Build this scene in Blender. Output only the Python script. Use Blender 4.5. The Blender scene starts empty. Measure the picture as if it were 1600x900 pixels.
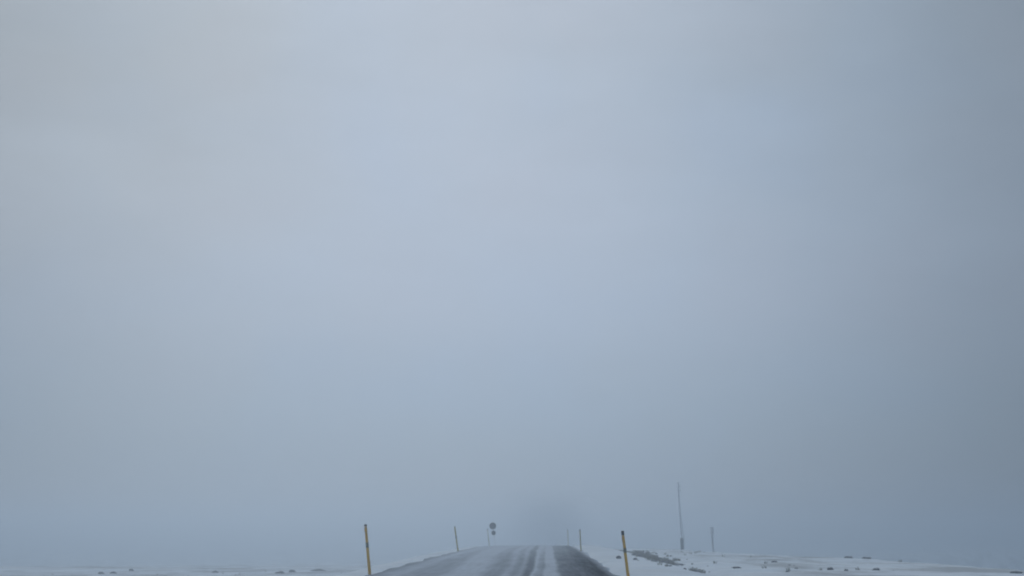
import bpy, bmesh, math, random
from mathutils import Vector, Matrix, noise
random.seed(7)
S = bpy.context.scene
COL = S.collection
R = math.radians

# ------------------------------------------------------------------ camera
EYE = Vector((0, 0, 1.2))
F = 2600.0                       # focal length in photograph pixels (1600 wide)
PITCH = math.atan(385 / F)       # eye level sits at row 835 of the photograph
YAW = math.atan(55 / F)          # the road runs towards column 855
cam = bpy.data.cameras.new('camera')
cam.lens = 36 * F / 1600
cam.sensor_width = 36
cam.clip_start = 0.1
cam.clip_end = 6000
cam.dof.use_dof = True           # slightly soft: focus sits on the near windscreen side
cam.dof.focus_distance = 12
cam.dof.aperture_fstop = 4.8
camo = bpy.data.objects.new('camera', cam)
camo.location = EYE
camo.rotation_euler = (math.pi / 2 + PITCH, 0, YAW)
COL.objects.link(camo)
S.camera = camo
CM = camo.rotation_euler.to_matrix()

def at(px, py, Y):
    """the point of the place at depth Y that shows at photograph pixel px, py"""
    d = CM @ Vector(((px - 800) / F, (450 - py) / F, -1))
    return EYE + d * (Y / d.y)

# ------------------------------------------------------------------ render, world, sun
S.view_settings.view_transform = 'Standard'
S.view_settings.look = 'None'
S.view_settings.exposure = 0
S.view_settings.gamma = 1
S.cycles.use_denoising = True
S.cycles.max_bounces = 8
S.cycles.volume_bounces = 4
SUN_AZ, SUN_EL = R(-8), R(24)
FOG_BANK = .034

W = bpy.data.worlds.new('World')
S.world = W
W.use_nodes = True
nt = W.node_tree
nt.nodes.clear()
N = lambda t, **k: _node(nt, t, k)
def _node(tree, t, k):
    n = tree.nodes.new(t)
    for a, b in k.items():
        setattr(n, a, b)
    return n
def ramp(n, stops, mode='LINEAR'):
    cr = n.color_ramp
    cr.interpolation = mode
    while len(cr.elements) > 1:
        cr.elements.remove(cr.elements[-1])
    cr.elements[0].position = stops[0][0]
    c = stops[0][1]
    cr.elements[0].color = (c, c, c, 1) if isinstance(c, (int, float)) else (*c, 1)
    for p, c in stops[1:]:
        e = cr.elements.new(p)
        e.color = (c, c, c, 1) if isinstance(c, (int, float)) else (*c, 1)
def math_(tree, op, a, b=None, clamp=False):
    n = tree.nodes.new('ShaderNodeMath')
    n.operation = op
    n.use_clamp = clamp
    for i, v in enumerate((a, b)):
        if v is None: continue
        if isinstance(v, (int, float)): n.inputs[i].default_value = v
        else: tree.links.new(v, n.inputs[i])
    return n.outputs[0]
def mixc(tree, blend, fac, a, b):
    n = tree.nodes.new('ShaderNodeMix')
    n.data_type = 'RGBA'
    n.blend_type = blend
    for i, v in ((0, fac), (6, a), (7, b)):
        if isinstance(v, (int, float)): n.inputs[i].default_value = v
        elif isinstance(v, tuple): n.inputs[i].default_value = (*v, 1)
        else: tree.links.new(v, n.inputs[i])
    return n.outputs[2]

tc = N('ShaderNodeTexCoord')
sep = N('ShaderNodeSeparateXYZ')
nt.links.new(tc.outputs['Generated'], sep.inputs[0])
X, Y, Z = sep.outputs
# broad glow of the veiled sun: its falloff also has lens vignetting put in, level elsewhere
az = math_(nt, 'ARCTAN2', X, Y)                       # 0 along the road, right positive
azn = math_(nt, 'ADD', math_(nt, 'MULTIPLY', az, 1 / R(120)), 0.5)      # -60..60 deg -> 0..1
el = math_(nt, 'ARCSINE', Z)
eln = math_(nt, 'MULTIPLY', el, 1 / R(60))            # 0..60 deg -> 0..1
def azp(px): return 0.5 + math.degrees(math.atan((px - 855) / F)) / 120
def elp(py): return math.degrees(math.atan((835 - py) / F)) / 60
rA = N('ShaderNodeValToRGB')
ramp(rA, [(azp(-1200), .60), (azp(-350), .66), (azp(0), .77), (azp(300), .93), (azp(650), 1.0), (azp(950), .99),
          (azp(1200), .855), (azp(1420), .70), (azp(1620), .575), (azp(1900), .53), (azp(2900), .54)], 'B_SPLINE')
nt.links.new(azn, rA.inputs[0])
rE = N('ShaderNodeValToRGB')
ramp(rE, [(0.0, (.195, .275, .37)), (elp(760), (.22, .305, .41)), (elp(640), (.268, .362, .482)), (elp(500), (.34, .42, .545)),
          (elp(330), (.378, .455, .572)), (elp(150), (.382, .455, .56)), (elp(0), (.380, .450, .542)), (.6, (.46, .535, .65)), (1, (.62, .73, .88))], 'B_SPLINE')
nt.links.new(eln, rE.inputs[0])
skyc = mixc(nt, 'MULTIPLY', 1.0, rE.outputs[0], rA.outputs[0])
# thin structure of the cloud base: long soft bands and slow warm / cool patches
mp = N('ShaderNodeMapping')
mp.inputs['Scale'].default_value = (3.2, 3.2, 9.0)
nt.links.new(tc.outputs['Generated'], mp.inputs['Vector'])
nz = N('ShaderNodeTexNoise')
nz.inputs['Scale'].default_value = 1.9
nz.inputs['Detail'].default_value = 6
nz.inputs['Roughness'].default_value = .58
nt.links.new(mp.outputs[0], nz.inputs['Vector'])
mp2 = N('ShaderNodeMapping')
mp2.inputs['Scale'].default_value = (5.0, 5.0, 6.0)
mp2.inputs['Location'].default_value = (3.1, 7.7, 1.3)
nt.links.new(tc.outputs['Generated'], mp2.inputs['Vector'])
nz2 = N('ShaderNodeTexNoise')
nz2.inputs['Scale'].default_value = 1.5
nz2.inputs['Detail'].default_value = 2.0
nt.links.new(mp2.outputs[0], nz2.inputs['Vector'])
up = math_(nt, 'MULTIPLY', eln, 4.5, True)            # structure only well above the fog
gain = math_(nt, 'ADD', math_(nt, 'MULTIPLY', math_(nt, 'MULTIPLY', math_(nt, 'SUBTRACT', nz.outputs[0], .5), .22), up), 1.0)
skyc = mixc(nt, 'MULTIPLY', 1.0, skyc, gain)
tr = N('ShaderNodeValToRGB')
ramp(tr, [(.35, (.98, 1.0, 1.025)), (.5, (1.0, 1.0, 1.0)), (.65, (1.018, .998, .992))])
nt.links.new(nz2.outputs[0], tr.inputs[0])
skyc = mixc(nt, 'MULTIPLY', 1.0, skyc, tr.outputs[0])
# the side of the sky under the sun (left, high) is greyer, the other bluer
wl = N('ShaderNodeValToRGB')
ramp(wl, [(azp(-600), (1.03, 1.005, .95)), (azp(150), (1.03, 1.005, .95)), (azp(700), (1, 1, 1)), (azp(1500), (.955, 1.0, 1.02))], 'EASE')
nt.links.new(azn, wl.inputs[0])
wl2 = mixc(nt, 'MIX', math_(nt, 'MULTIPLY', eln, 5.0, True), (1.0, 1.0, 1.0), wl.outputs[0])
skyc = mixc(nt, 'MULTIPLY', 1.0, skyc, wl2)
bandE = N('ShaderNodeValToRGB')
ramp(bandE, [(0, 0.), (elp(360), 0.), (elp(260), .7), (elp(232), 1.3), (elp(195), 0.), (1, 0)], 'B_SPLINE')
nt.links.new(eln, bandE.inputs[0])
bandA = N('ShaderNodeValToRGB')
ramp(bandA, [(azp(-700), 0.), (azp(-300), 1.), (azp(120), .9), (azp(260), 0.)], 'EASE')
nt.links.new(azn, bandA.inputs[0])
streak = math_(nt, 'ADD', math_(nt, 'MULTIPLY', math_(nt, 'MULTIPLY', bandE.outputs[0], bandA.outputs[0]), .085), 1.0)
skyc = mixc(nt, 'MULTIPLY', 1.0, skyc, streak)
bg_cloud = N('ShaderNodeBackground')
nt.links.new(skyc, bg_cloud.inputs[0])
bg_cloud.inputs[1].default_value = 1.03
skt = N('ShaderNodeTexSky')
skt.sky_type = 'NISHITA'
skt.sun_disc = False
skt.sun_elevation = SUN_EL
skt.sun_rotation = SUN_AZ
bg_sky = N('ShaderNodeBackground')
nt.links.new(skt.outputs[0], bg_sky.inputs[0])
bg_sky.inputs[1].default_value = 0.05
mx = N('ShaderNodeMixShader')
mx.inputs[0].default_value = 0.94                     # the overcast hides nearly all of the clear sky
nt.links.new(bg_sky.outputs[0], mx.inputs[1])
nt.links.new(bg_cloud.outputs[0], mx.inputs[2])
wo = N('ShaderNodeOutputWorld')
nt.links.new(mx.outputs[0], wo.inputs[0])

sl = bpy.data.lights.new('sun', 'SUN')
sl.energy = 0.7
sl.angle = R(40)
sl.color = (1, .985, .97)
so = bpy.data.objects.new('sun', sl)
sd = Vector((math.sin(SUN_AZ) * math.cos(SUN_EL), math.cos(SUN_AZ) * math.cos(SUN_EL), math.sin(SUN_EL)))
so.rotation_euler = sd.to_track_quat('Z', 'Y').to_euler()
so.location = (0, 0, 60)
COL.objects.link(so)

# ------------------------------------------------------------------ helpers
def mat(name):
    m = bpy.data.materials.new(name)
    m.use_nodes = True
    t = m.node_tree
    return m, t, t.nodes['Principled BSDF']
def tex(t, scale, detail=4, rough=.55, coord='Object', stretch=None, loc=(0, 0, 0)):
    c = t.nodes.new('ShaderNodeTexCoord')
    m = t.nodes.new('ShaderNodeMapping')
    m.inputs['Location'].default_value = loc
    if stretch: m.inputs['Scale'].default_value = stretch
    t.links.new(c.outputs[coord], m.inputs['Vector'])
    n = t.nodes.new('ShaderNodeTexNoise')
    n.inputs['Scale'].default_value = scale
    n.inputs['Detail'].default_value = detail
    n.inputs['Roughness'].default_value = rough
    t.links.new(m.outputs[0], n.inputs['Vector'])
    return n.outputs[0]
def maprange(t, v, a, b, c=0., d=1.):
    n = t.nodes.new('ShaderNodeMapRange')
    n.interpolation_type = 'SMOOTHSTEP'
    t.links.new(v, n.inputs[0])
    for i, q in enumerate((a, b, c, d)): n.inputs[i + 1].default_value = q
    return n.outputs[0]
def bump(t, p, v, strength, dist):
    b = t.nodes.new('ShaderNodeBump')
    b.inputs['Strength'].default_value = strength
    b.inputs['Distance'].default_value = dist
    t.links.new(v, b.inputs['Height'])
    t.links.new(b.outputs[0], p.inputs['Normal'])
def plain(name, a, b, scale, rough=.6, dirt=None, stretch=None):
    m, t, p = mat(name)
    f = maprange(t, tex(t, scale, 5, .6, stretch=stretch), .35, .65)
    c = mixc(t, 'MIX', f, a, b)
    if dirt:
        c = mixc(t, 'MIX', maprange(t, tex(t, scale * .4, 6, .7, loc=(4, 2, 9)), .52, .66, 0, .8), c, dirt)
    t.links.new(c, p.inputs['Base Color'])
    p.inputs['Roughness'].default_value = rough
    bump(t, p, tex(t, scale * 3, 4), .4, .004)
    return m
def link(name, bm, m, parent=None, smooth=False):
    me = bpy.data.meshes.new(name)
    bm.normal_update()
    bm.to_mesh(me)
    bm.free()
    me.materials.append(m)
    if smooth:
        for p in me.polygons: p.use_smooth = True
    o = bpy.data.objects.new(name, me)
    COL.objects.link(o)
    if parent: o.parent = parent
    return o
def empty(name, loc):
    o = bpy.data.objects.new(name, None)
    o.location = loc
    o.empty_display_size = .2
    COL.objects.link(o)
    return o
def tag(o, label=None, cat=None, group=None, kind=None):
    for k, v in (('label', label), ('category', cat), ('group', group), ('kind', kind)):
        if v: o[k] = v
    return o
def loft(bm, rings, cap=True):
    """rings: lists of points of equal length, joined into a tube"""
    vs = [[bm.verts.new(p) for p in r] for r in rings]
    n = len(vs[0])
    for a, b in zip(vs, vs[1:]):
        for i in range(n):
            bm.faces.new((a[i], a[(i + 1) % n], b[(i + 1) % n], b[i]))
    if cap:
        bm.faces.new(list(reversed(vs[0])))
        bm.faces.new(vs[-1])
    return vs
def ring(z, rx, ry=None, n=10, dx=0, dy=0, ph=0):
    ry = rx if ry is None else ry
    return [(dx + rx * math.cos(2 * math.pi * i / n + ph), dy + ry * math.sin(2 * math.pi * i / n + ph), z) for i in range(n)]
def tube(bm, a, b, r0, r1=None, n=8):
    a, b = Vector(a), Vector(b)
    r1 = r0 if r1 is None else r1
    q = (b - a).to_track_quat('Z', 'Y')
    loft(bm, [[tuple(a + q @ Vector(p)) for p in ring(0, r0, n=n)], [tuple(b + q @ Vector(p)) for p in ring(0, r1, n=n)]])
def box(bm, c, s, bev=0):
    r = bmesh.ops.create_cube(bm, size=1, matrix=Matrix.Translation(c) @ Matrix.Diagonal((*s, 1)))
    if bev:
        es = list({e for v in r['verts'] for e in v.link_edges})
        bmesh.ops.bevel(bm, geom=es, offset=bev, segments=2, affect='EDGES')

# ------------------------------------------------------------------ terrain heights
def sm(a, b, x):
    t = min(1, max(0, (x - a) / (b - a)))
    return t * t * (3 - 2 * t)
def interp(tab, y):
    if y <= tab[0][0]: return tab[0][1]
    for (a, p), (b, q) in zip(tab, tab[1:]):
        if y <= b:
            t = (y - a) / (b - a)
            return p + (q - p) * (t * t * (3 - 2 * t) * .5 + t * .5)
    return tab[-1][1]
DROAD = [(-200, 1.2), (50, 1.2), (80, 1.07), (105, .985), (130, .945), (152, .985), (180, 1.35), (230, 2.6), (300, 4.5), (500, 7), (3000, 7)]
def droad(y): return interp(DROAD, y)
def xcurve(y): return 0 if y < 160 else (y - 160) ** 2 / 1100
XL, XR = -5.6, 2.2
def fbm(x, y, s, o=3):
    return noise.fractal(Vector((x / s, y / s, 3.7)), 1.0, 2.0, o)
def ground_d(x, y):
    """depth of the ground below eye level"""
    dr = droad(y)
    xr = x - xcurve(y)
    far = sm(150, 230, y)
    plain_l = 3.0 + sm(60, 200, -xr) * 1.5 + sm(120, 400, y) * 3.5
    if XL <= xr <= XR:
        # under the road slab
        return dr + .12
    n_big = fbm(x, y, 60) * .35 + fbm(x + 50, y, 17) * .12
    n_small = fbm(x, y + 90, 4.5, 4) * .060
    if xr < XL:
        s = XL - xr
        k = sm(.35, 7.0, s)
        d = (dr + .03) * (1 - k) + plain_l * k + n_big * sm(4, 22, s) + n_small * sm(0, 1.5, s)
        d += .09 * (1 - sm(0, .35, s))
        return d
    s = xr - XR
    plateau = 1.22 + .012 * s + sm(50, 20, y) * .1
    d0 = dr + .0 - .025 * sm(0, 1.0, s)
    k = sm(1.0, 5.0, s)
    d = d0 * (1 - k) + plateau * k
    d += .16 * math.exp(-((s - 3.5) / .8) ** 2) * (1 - .5 * far)          # shallow ditch
    xedge = interp([(-100, 20), (60, 20), (95, 20.5), (110, 17.5), (140, 13.5), (165, 10), (3000, 10)], y) + fbm(0, y, 25) * 1.5
    d += sm(xedge - 3, xedge + 24, x) * 5.5
    d += far * 1.1 * k
    d += sm(220, 500, y) * 4.5
    d += n_big * .33 * sm(5, 22, s) + n_small * sm(.2, 2, s) * 1.3
    d += .10 * (1 - sm(0, .25, s))
    return d
def gz(x, y): return EYE.z - ground_d(x, y)

# ------------------------------------------------------------------ materials
def snow_mat():
    m, t, p = mat('snow_ground')
    big = tex(t, .11, 6, .62)
    fine = tex(t, .9, 6, .65, stretch=(1, .45, 1), loc=(3, 5, 0))
    s = mixc(t, 'MIX', maprange(t, tex(t, .35, 4), .3, .7), (.76, .83, .89), (.84, .89, .93))
    soil = mixc(t, 'MIX', maprange(t, tex(t, 6.0, 5, .7), .35, .65), (.13, .125, .10), (.26, .255, .23))
    thin = math_(t, 'ADD', math_(t, 'MULTIPLY', big, .55), math_(t, 'MULTIPLY', fine, .45))
    f = maprange(t, thin, .50, .66, 0, .55)
    crust = maprange(t, tex(t, .30, 7, .68, stretch=(.8, .28, 1), loc=(11, 3, 0)), .42, .64, 0, .50)
    oc = t.nodes.new('ShaderNodeTexCoord')
    ox = t.nodes.new('ShaderNodeSeparateXYZ')
    t.links.new(oc.outputs['Object'], ox.inputs[0])
    # the ploughed bank beside the road keeps its snow, the plain is wind-scoured
    open_ = math_(t, 'ADD', maprange(t, ox.outputs[0], 6.5, 10, 0, 1), maprange(t, ox.outputs[0], -14, -8, 1, 0), True)
    f = math_(t, 'MULTIPLY', math_(t, 'MAXIMUM', f, crust), math_(t, 'ADD', math_(t, 'MULTIPLY', open_, .75), .25))
    c = mixc(t, 'MIX', f, s, soil)
    t.links.new(c, p.inputs['Base Color'])
    p.inputs['Roughness'].default_value = .75
    p.inputs['Specular IOR Level'].default_value = 0
    bump(t, p, tex(t, 1.1, 8, .62, stretch=(1, .4, 1)), .9, .16)
    return m
def road_mat():
    m, t, p = mat('snowy_asphalt')
    uv = t.nodes.new('ShaderNodeUVMap')
    sp = t.nodes.new('ShaderNodeSeparateXYZ')
    t.links.new(uv.outputs[0], sp.inputs[0])
    wob = tex(t, .35, 4, .6, stretch=(1, .10, 1))
    wob2 = tex(t, 2.6, 5, .65, stretch=(1, .05, 1), loc=(5, 0, 0))
    u = math_(t, 'ADD', sp.outputs[0], math_(t, 'MULTIPLY', math_(t, 'SUBTRACT', wob, .5), .030))
    u = math_(t, 'ADD', u, math_(t, 'MULTIPLY', math_(t, 'SUBTRACT', wob2, .5), .022))
    r = t.nodes.new('ShaderNodeValToRGB')
    def U(x): return (x - XL) / (XR - XL)
    # how much packed snow lies on the asphalt, across the road (metres)
    ramp(r, [(0, .50), (U(-5.3), .56), (U(-5.0), .76), (U(-4.6), .86), (U(-4.25), .70), (U(-3.5), .64), (U(-3.2), .74), (U(-2.9), .95), (U(-2.15), .90),
             (U(-1.85), .64), (U(-1.5), .56), (U(-1.3), .80), (U(-1.02), .54), (U(-.85), .74), (U(-.68), .34), (U(-.54), .34),
             (U(-.43), .96), (U(-.33), .72), (U(-.18), .58), (U(-.06), .92), (U(.26), .90), (U(.42), .34), (U(.75), .24),
             (U(1.1), .20), (U(1.5), .05), (U(1.78), .04), (U(2.02), .55), (1, 1.0)])
    t.links.new(u, r.inputs[0])
    st = tex(t, 5.5, 6, .7, stretch=(1, .035, 1), loc=(1, 0, 0))
    pt = tex(t, .55, 6, .65, stretch=(1, .3, 1), loc=(9, 2, 0))
    f = math_(t, 'ADD', r.outputs[0], math_(t, 'MULTIPLY', math_(t, 'SUBTRACT', st, .5), .55))
    f = math_(t, 'ADD', f, math_(t, 'MULTIPLY', math_(t, 'SUBTRACT', pt, .5), .40), True)
    # drifting snow thickens a little towards the crest
    v = maprange(t, sp.outputs[1], .55, 1.25, 0, .30)
    f = math_(t, 'ADD', f, v, True)
    asp = mixc(t, 'MIX', tex(t, 22, 4), (.030, .036, .046), (.055, .063, .075))
    sn = mixc(t, 'MIX', tex(t, 3, 4, stretch=(1, .2, 1)), (.48, .53, .59), (.65, .705, .77))
    c = mixc(t, 'MIX', f, asp, sn)
    t.links.new(c, p.inputs['Base Color'])
    t.links.new(maprange(t, f, .0, .6, .55, .85), p.inputs['Roughness'])
    p.inputs['Specular IOR Level'].default_value = 0
    bump(t, p, math_(t, 'ADD', f, tex(t, 30, 3)), .5, .012)
    return m
M_snow = snow_mat()
M_road = road_mat()
M_yellow = plain('yellow_post_paint', (.56, .36, .045), (.66, .44, .07), 9, .45, (.42, .39, .30), stretch=(1, 1, .4))
M_orange = plain('orange_yellow_post_paint', (.60, .33, .04), (.66, .42, .06), 9, .45, (.40, .38, .31), stretch=(1, 1, .4))
M_pale = plain('fog_pale_post_paint', (.36, .35, .17), (.46, .46, .30), 7, .6, (.60, .60, .56), stretch=(1, 1, .4))  # farthest posts: paleness of the fog mixed into the paint colour
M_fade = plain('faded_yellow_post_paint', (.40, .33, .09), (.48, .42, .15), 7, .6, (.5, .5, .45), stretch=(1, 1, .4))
M_mid = plain('dirty_yellow_post_paint', (.26, .22, .07), (.34, .29, .10), 9, .6, (.2, .2, .18), stretch=(1, 1, .4))
M_dark = plain('black_band', (.02, .022, .026), (.045, .048, .052), 12, .5, (.30, .31, .32))
M_wrap = plain('dirty_wrap', (.16, .15, .10), (.26, .24, .15), 14, .6)
M_refl = plain('reflector', (.55, .56, .56), (.70, .70, .68), 40, .25)
M_sign = plain('dark_sign_back', (.008, .010, .013), (.016, .019, .023), 10, .6)
M_signf = plain('sign_rim', (.010, .012, .014), (.02, .022, .025), 10, .5)
M_steel = plain('frosted_steel', (.42, .44, .46), (.60, .62, .64), 14, .5)
M_wood = plain('fog_pale_weathered_wood', (.58, .62, .66), (.68, .72, .76), 8, .8, (.42, .43, .44), stretch=(1, 1, .12))  # wood lightened towards the fog colour, so distance haze is partly painted in
M_tar = plain('tarred_wood', (.08, .083, .087), (.13, .133, .137), 8, .8)
M_rock = plain('lava_rock', (.13, .14, .15), (.21, .22, .23), 5, .9)
M_gravel = plain('gravel_stones', (.17, .18, .19), (.33, .34, .36), 3, .9)
M_turf = plain('dead_grass_blades', (.26, .26, .23), (.38, .38, .35), 3, .9)
M_ice = plain('glass_insulator', (.10, .12, .12), (.16, .18, .18), 20, .25)

# ------------------------------------------------------------------ the ground
def axis(vals):
    out = []
    for a, b, st in vals:
        x = a
        while x < b - 1e-6:
            out.append(x); x += st
    out.append(vals[-1][1])
    return out
xs_off = axis([(-1440, -400, 130), (-400, -120, 28), (-120, -40, 5), (-40, -12, 1.0), (-12, XL - .01, .5)])
gx = sorted(set([round(v, 3) for v in xs_off] + [round(XL - .02, 3), round(XL + .08, 3), -3.0, 0.0, round(XR - .08, 3), round(XR + .02, 3)] +
    [round(v, 3) for v in axis([(XR + .25, 12, .3), (12, 40, .7), (40, 120, 5), (120, 400, 28), (400, 1440, 130)])]))
gy = axis([(-1440, -400, 130), (-400, -80, 32), (-80, 20, 5), (20, 40, 1.5), (40, 130, .75), (130, 190, 1.2), (190, 300, 5), (300, 600, 20), (600, 1440, 70)])
bm = bmesh.new()
rows = []
for y in gy:
    c = xcurve(y) if y < 320 else xcurve(320)
    w = lambda x: x + c * max(0, 1 - abs(x) / 400)
    rows.append([bm.verts.new((w(x), y, EYE.z - ground_d(w(x), y))) for x in gx])
for a, b in zip(rows, rows[1:]):
    for i in range(len(gx) - 1):
        bm.faces.new((a[i], a[i + 1], b[i + 1], b[i]))
ground = link('ground', bm, M_snow, smooth=True)
tag(ground, kind='structure')

# ------------------------------------------------------------------ the road
bm = bmesh.new()
uvl = bm.loops.layers.uv.new('UVMap')
ys = axis([(-80, 30, 5), (30, 160, 1.0), (160, 320, 4)])
cols = [0, .006, .02, .06, .12, .2, .3, .4, .5, .6, .7, .8, .88, .94, .98, .994, 1]
rows = []
for y in ys:
    r = []
    jl = fbm(40, y, 5, 4) * .26
    jr = fbm(90, y, 3, 4) * .22
    k = sm(48, 105, y) * .34
    for q in cols:
        x = (XL + jl) + q * (XR + jr - XL - jl)
        crown = .035 * (1 - (2 * q - 1) ** 2)
        z = EYE.z - droad(y) + crown - .03
        if q in (0, 1): z -= .16
        elif q in (.006, .994): z -= .02
        ue = x if x > -.2 else -.2 + (x + .2) * (1 - k * sm(5.6, 2.5, -x))
        r.append((bm.verts.new((x + xcurve(y), y, z)), ((ue - XL) / (XR - XL), y / 100)))
    rows.append(r)
for a, b in zip(rows, rows[1:]):
    for i in range(len(cols) - 1):
        vs = (a[i], a[i + 1], b[i + 1], b[i])
        f = bm.faces.new([v[0] for v in vs])
        for l, v in zip(f.loops, vs): l[uvl].uv = v[1]
road = link('road', bm, M_road, smooth=True)
tag(road, kind='structure')

# ------------------------------------------------------------------ marker posts
def lean_to(o, foot, top):
    o.location = foot
    o.rotation_euler = (Vector(top) - Vector(foot)).to_track_quat('Z', 'Y').to_euler()
    # keep the flat side of the post facing down the road
def rsquare(z, w, d, c=.25):
    x, y = w / 2, d / 2
    k = min(x, y) * c
    return [(x, -y + k, z), (x, y - k, z), (x - k, y, z), (-x + k, y, z), (-x, y - k, z), (-x, -y + k, z), (-x + k, -y, z), (x - k, -y, z)]
def make_post(H, w, main, band, label, refl=True, broken=False):
    root = empty('marker_post', (0, 0, 0))
    tag(root, label, 'marker post', 'yellow posts marking the edges of the road')
    tb = H - band
    bm = bmesh.new()
    loft(bm, [rsquare(-.3, w, w * .6), rsquare(0, w, w * .6), rsquare(H * .5, w * .94, w * .56), rsquare(tb, w * .88, w * .52)])
    link('shaft', bm, main, root)
    bm = bmesh.new()
    loft(bm, [rsquare(tb + .001, w * .93, w * .58), rsquare(H - .03, w * .92, w * .57), rsquare(H - .008, w * .8, w * .45), rsquare(H, w * .5, w * .25)])
    link('top_band', bm, M_dark, root)
    if refl:
        bm = bmesh.new()
        box(bm, (0, -w * .30 - .003, H - band - .12), (w * .52, .012, .09), .003)
        link('reflector', bm, M_refl, root)
    if w > .135:
        bm = bmesh.new()      # grey reflective wrap half way up, dirty
        loft(bm, [rsquare(H * .54, w * 1.0, w * .60), rsquare(H * .64, w * .985, w * .59)])
        link('reflective_wrap', bm, M_wrap, root)
    # collar of snow blown against the foot
    bm = bmesh.new()
    loft(bm, [[(p[0] * (1 + .15 * noise.noise(Vector(p) * 9)), p[1] * (1 + .15 * noise.noise(Vector(p) * 7 + Vector((3, 1, 1)))), p[2]) for p in ring(z, r_, r_ * .8, 12, dx=-.04)]
              for z, r_ in ((-.15, .26), (.0, .17), (.035, .10), (.05, .06))])
    link('snow_collar', bm, M_snow, root, True)
    return root
posts = [  # foot px, top px, distance, width, material, band, label
    ((578, 894), (571, 819), 52, .14, M_orange, .05, 'tall yellow-orange marker post nearest on the left verge, with snow field behind'),
    ((716, 859), (710.5, 822.5), 104, .15, M_fade, .04, 'frosted pale yellow post on left road edge, between nearest left post and dark round sign'),
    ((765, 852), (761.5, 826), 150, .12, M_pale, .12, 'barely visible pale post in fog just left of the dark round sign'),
    ((982, 905), (972.5, 829), 48, .14, M_orange, .13, 'bright yellow marker post with dark top, nearest on the right verge'),
    ((908, 859), (906, 827), 104, .125, M_mid, .08, 'thin greyish marker post on right road edge, where the dark lane meets snow'),
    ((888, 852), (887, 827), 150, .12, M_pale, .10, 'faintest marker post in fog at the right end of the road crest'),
]
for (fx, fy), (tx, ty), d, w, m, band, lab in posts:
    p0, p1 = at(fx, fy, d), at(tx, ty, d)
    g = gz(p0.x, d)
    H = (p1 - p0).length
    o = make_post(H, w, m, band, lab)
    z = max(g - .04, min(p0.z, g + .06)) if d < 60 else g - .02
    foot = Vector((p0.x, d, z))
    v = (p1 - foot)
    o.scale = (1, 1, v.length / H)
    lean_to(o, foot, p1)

# ------------------------------------------------------------------ round sign seen from behind
SD = 168
pf, pt_ = at(774.5, 853, SD), at(769.2, 816.5, SD)
pf.z = gz(pf.x, SD)
sg = empty('road_sign', pf)
tag(sg, 'small dark road sign, large round plate above a smaller one, beside the road crest', 'road sign')
dv = pt_ - pf
L = dv.length
def onp(t): return Vector((dv.x * t / L, dv.y * t / L, dv.z * t / L))
bm = bmesh.new()
tube(bm, onp(-.3), onp(L - .04), .03, .03, 10)
link('pole', bm, M_steel, sg)
px_m = SD / F
def disc(name, cx, cy, dia, mt):
    c = at(cx, cy, SD) - pf
    r = dia / 2 * px_m
    bm = bmesh.new()
    loft(bm, [[(c.x + a, c.y + yy - .03, c.z + b) for a, b, _ in ring(0, rr, n=28)] for yy, rr in ((-.012, r * .96), (-.006, r), (.006, r), (.012, r * .96))])
    o = link(name, bm, mt, sg)
    bm = bmesh.new()
    # rolled rim
    pts = []
    for i in range(28):
        a = 2 * math.pi * i / 28
        cc = Vector((c.x + (r + .002) * math.cos(a), c.y - .03, c.z + (r + .002) * math.sin(a)))
        e = Vector((math.cos(a), 0, math.sin(a)))
        pts.append([cc + e * (.011 * math.cos(b)) + Vector((0, .016 * math.sin(b), 0)) for b in [k * math.pi / 3 for k in range(6)]])
    vs = [[bm.verts.new(p) for p in q] for q in pts]
    for i in range(28):
        for k in range(6):
            bm.faces.new((vs[i][k], vs[i][(k + 1) % 6], vs[(i + 1) % 28][(k + 1) % 6], vs[(i + 1) % 28][k]))
    link('rim', bm, M_signf, o)
    bm = bmesh.new()
    box(bm, (c.x, c.y - .058, c.z), (r * 1.1, .02, .035), .004)
    link('bracket', bm, M_signf, o)
disc('round_plate', 770, 821.8, 10.2, M_sign)
disc('small_round_plate', 771.2, 832.6, 6.6, M_sign)

# ------------------------------------------------------------------ utility pole and its short neighbour
PD = 195
pf, pt_ = at(1067.5, 857, PD), at(1059.5, 756, PD)
pf.z = gz(pf.x, PD)
up_ = empty('utility_pole', pf)
tag(up_, 'tall thin leaning pole with dark foot, fading into fog beyond the right snow ridge', 'utility pole')
dv = pt_ - pf
L = dv.length
pz = at(1065.5, 841, PD) - pf
tb = pz.dot(dv) / L
def onp(t, dx=0, dy=0): return dv * (t / L) + Vector((dx, dy, 0))
bm = bmesh.new(); tube(bm, onp(tb * .9), onp(L), .115, .09, 12); link('shaft', bm, M_wood, up_)
bm = bmesh.new(); tube(bm, onp(-.5), onp(tb), .21, .19, 12); link('base_sleeve', bm, M_tar, up_)
bm = bmesh.new(); tube(bm, onp(tb * .8, .30, .05), onp(L * .62, .10, .03), .045, .04, 8); link('brace', bm, M_wood, up_)
bm = bmesh.new(); tube(bm, onp(L), onp(L + .14), .13, .05, 12); link('cap', bm, M_steel, up_)
for q in (L - .25, L - .75):
    bm = bmesh.new()
    c = onp(q, .17)
    loft(bm, [[(c.x + a, c.y + b, c.z + z) for a, b, _ in ring(0, r_, n=10)] for z, r_ in ((-.09, .03), (-.06, .07), (-.02, .04), (.02, .065), (.05, .035), (.09, .03))])
    link('insulator', bm, M_ice, up_)
SD2 = 165
pf, pt_ = at(1115.5, 857, SD2), at(1112, 825, SD2)
pf.z = gz(pf.x, SD2)
sp_ = empty('short_pole', pf)
tag(sp_, 'short faint pole with darker top, in fog right of the tall leaning pole', 'pole')
dv = pt_ - pf
L = dv.length
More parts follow.
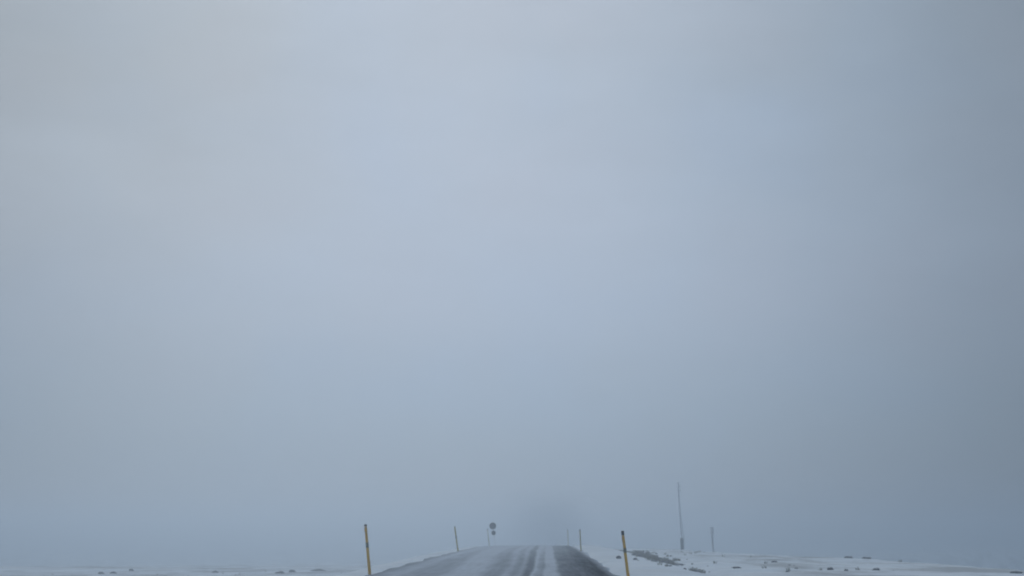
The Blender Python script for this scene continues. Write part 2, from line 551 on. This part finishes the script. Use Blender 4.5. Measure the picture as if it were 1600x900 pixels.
bm = bmesh.new(); tube(bm, dv * (-.3 / L), dv, .10, .085, 10); link('shaft', bm, M_steel, sp_)
bm = bmesh.new()
c = dv * ((L - .35) / L)
box(bm, (c.x, c.y, c.z), (.30, .22, .75), .03)
link('box', bm, M_wood, sp_)
bm = bmesh.new(); box(bm, (c.x, c.y, c.z + .40), (.36, .28, .05), .012); link('box_lid', bm, M_steel, sp_)

# ------------------------------------------------------------------ rocks showing through the snow
def ray_ground(px, py):
    d = CM @ Vector(((px - 800) / F, (450 - py) / F, -1))
    d /= d.y
    y = 38
    while y < 175:
        p = EYE + d * y
        if p.z <= gz(p.x, y): return p.x, y
        y += .25
    return None
def make_rock(px, py, wpx, hpx, label, seed, group='dark rocks showing through the snow'):
    hit = ray_ground(px, py)
    if hit is None:
        # the row lies above the ridge: take the farthest ground that shows in that column
        for k in range(1, 40):
            hit = ray_ground(px, py + k * .5)
            if hit: break
    x, y = hit
    s = y / F
    w, h = wpx * s / 2, hpx * s * .62
    bm = bmesh.new()
    bmesh.ops.create_icosphere(bm, subdivisions=3, radius=1)
    for v in bm.verts:
        n = noise.fractal(v.co * 1.3 + Vector((seed * 3.1, 0, 0)), 1, 2, 3)
        lump = 1 + .42 * n
        v.co = Vector((v.co.x * w * lump, v.co.y * w * .8 * lump, max(-.35, v.co.z) * h * lump * (1.15 if v.co.z > 0 else 1)))
    o = link('rock', bm, M_rock)
    o.location = (x, y, gz(x, y) + .01)
    o.rotation_euler = (0, 0, seed * .3 % .5 - .25)
    tag(o, label, 'rock', group)
    bm = bmesh.new()       # snow lying on the crown of the rock
    bmesh.ops.create_icosphere(bm, subdivisions=2, radius=1)
    for v in bm.verts:
        n = noise.fractal(v.co * 2 + Vector((seed, 5, 0)), 1, 2, 3)
        v.co = Vector((v.co.x * w * .5 * (1 + .3 * n) + w * .12, v.co.y * w * .4 * (1 + .3 * n) + w * .28, h * .98 + v.co.z * h * .2))
    link('snow_cap', bm, M_snow, o, True)
    return o
rocks = [
    (967, 873, 8, 6, 'dark rock beside the foot of the nearest right marker post, on its road side'),
    (1326, 870, 13, 3.5, 'left of the two flat dark rocks on the far snow ridge at right'),
    (1354, 872, 15, 3.5, 'right of the two flat dark rocks on the far snow ridge at right'),
    (1298, 891, 10, 5, 'round dark rock low in the snow, below the two rocks on the ridge'),
    (1322, 892, 6, 3.5, 'small dark rock just right of the round rock in the right-hand snow'),
    (1369, 891, 12, 3.5, 'long dark rock in the snow, right of the small rock below the ridge'),
    (1210, 878.5, 9, 2.5, 'thin dark rock alone in mid snow field between the short pole and ridge rocks'),
    (1151, 888, 12, 3, 'flat dark rock in snow field, nearest to the gravel strip'),
    (1588, 896, 18, 4, 'dark rock at the far right edge of the photo'),
    (437, 896, 14, 4, 'short flat dark rock in the left snow, touching another rock on its right'),
    (457, 894, 12, 4, 'dark rock touching the flat rock in the left snow, on its road side'),
    (497, 892, 24, 3, 'longest flat dark rock in the left snow, closest to the nearest left post'),
    (158, 897, 10, 4, 'left of the twin dark rocks at the lower left of the photo'),
    (177, 896, 10, 3.5, 'right of the twin dark rocks at the lower left of the photo'),
    (205, 892, 7, 4, 'single small dark rock just above and right of the twin rocks'),
    (336, 895, 10, 4, 'faint dark rock alone in the middle of the left field'),
]
for i, (a, b, c, d, lab) in enumerate(rocks):
    make_rock(a, b, c, d, lab, i + 1)

# ------------------------------------------------------------------ gravel and dead grass strips (uncountable)
def stones_and_tufts(spots_fn, n_st, n_tf, name_s, name_t, smax=.07):
    bm = bmesh.new()
    for _ in range(n_st):
        x, y = spots_fn()
        r_ = random.uniform(.02, smax)
        m = Matrix.Translation((x, y, gz(x, y) + r_ * .15)) @ Matrix.Rotation(random.uniform(0, 6), 4, 'Z') @ Matrix.Diagonal((r_ * random.uniform(.8, 1.5), r_, r_ * random.uniform(.5, .8), 1))
        bmesh.ops.create_icosphere(bm, subdivisions=1, radius=1, matrix=m)
    for v in bm.verts:
        v.co += Vector((noise.noise(v.co * 11), noise.noise(v.co * 11 + Vector((9, 0, 0))), noise.noise(v.co * 13))) * .03
    tag(link(name_s, bm, M_gravel), kind='stuff')
    bm = bmesh.new()
    for _ in range(n_tf):
        x, y = spots_fn()
        z = gz(x, y)
        for k in range(9):
            a = random.uniform(0, 6.28)
            h = random.uniform(.05, .16)
            bx, by = x + random.uniform(-.08, .08), y + random.uniform(-.08, .08)
            dx, dy = math.cos(a) * h * .6, math.sin(a) * h * .6
            w = .012
            p = [(bx - w, by, z - .02), (bx + w, by, z - .02), (bx + dx * .5 + w * .7, by + dy * .5, z + h * .75), (bx + dx * .5 - w * .7, by + dy * .5, z + h * .75), (bx + dx, by + dy, z + h)]
            v = [bm.verts.new(q) for q in p]
            bm.faces.new(v[:4]); bm.faces.new((v[3], v[2], v[4]))
    tag(link(name_t, bm, M_turf), kind='stuff')
def strip():
    while True:
        y = random.uniform(60, 128)
        wd = .35 + .75 * (.5 + noise.noise(Vector((y * .17, 2, 0)))) 
        c = interp([(60, 5.15), (70, 5.3), (85, 5.5), (105, 5.9), (128, 6.3)], y) + .25 * noise.noise(Vector((y * .13, 7, 1)))
        x = random.gauss(c, wd * .62)
        if noise.noise(Vector((x * .9, y * .11, 5))) > random.uniform(-.3, .15): return x, y
stones_and_tufts(strip, 520, 220, 'gravel', 'dead_grass', .12)
def field():
    while True:
        y = random.uniform(52, 150)
        x = random.uniform(7, 21)
        if noise.noise(Vector((x * .16, y * .05, 8))) > random.uniform(.0, .5): return x, y
stones_and_tufts(field, 14, 20, 'field_stones', 'field_grass')
def lfield():
    while True:
        y = random.uniform(75, 150)
        x = random.uniform(-45, -10)
        if noise.noise(Vector((x * .10, y * .035, 18))) > random.uniform(.0, .5): return x, y
stones_and_tufts(lfield, 14, 16, 'plain_stones', 'plain_grass')

# ------------------------------------------------------------------ haze
bm = bmesh.new()
low = min(v.co.z for v in ground.data.vertices) - 1.0
high = 10.8                      # just above the tall pole
bmesh.ops.create_cube(bm, size=1, matrix=Matrix.Translation((0, 0, (low + high) / 2)) @ Matrix.Diagonal((3000, 3000, high - low, 1)))
print('haze', low, high)
hm = bpy.data.materials.new('fog_air')
hm.use_nodes = True
t = hm.node_tree
t.nodes.clear()
pv = t.nodes.new('ShaderNodeVolumePrincipled')
pv.inputs['Color'].default_value = (.47, .552, .635, 1)
pv.inputs['Density'].default_value = .0038
pv.inputs['Anisotropy'].default_value = .8
ho = t.nodes.new('ShaderNodeOutputMaterial')
t.links.new(pv.outputs[0], ho.inputs['Volume'])
hz = link('haze', bm, hm)
tag(hz, kind='stuff')

# a thicker, darker bank of fog lying over the road behind the crest
c = at(856, 822, 215)
bm = bmesh.new()
bmesh.ops.create_icosphere(bm, subdivisions=3, radius=1)
fm = bpy.data.materials.new('dense_fog')
fm.use_nodes = True
t = fm.node_tree
t.nodes.clear()
co = t.nodes.new('ShaderNodeTexCoord')
ln = t.nodes.new('ShaderNodeVectorMath'); ln.operation = 'LENGTH'
t.links.new(co.outputs['Object'], ln.inputs[0])
fall = maprange(t, ln.outputs['Value'], .15, .98, 1, 0)
nzv = tex(t, 1.3, 3, .5)
dn = math_(t, 'MULTIPLY', math_(t, 'MULTIPLY', fall, math_(t, 'ADD', nzv, .5)), FOG_BANK)
pv = t.nodes.new('ShaderNodeVolumePrincipled')
pv.inputs['Color'].default_value = (.25, .33, .42, 1)
pv.inputs['Anisotropy'].default_value = .4
t.links.new(dn, pv.inputs['Density'])
ho = t.nodes.new('ShaderNodeOutputMaterial')
t.links.new(pv.outputs[0], ho.inputs['Volume'])
fb = link('fog_bank', bm, fm)
fb.location = c
fb.scale = (7.6, 9, 6.6)
tag(fb, kind='stuff')
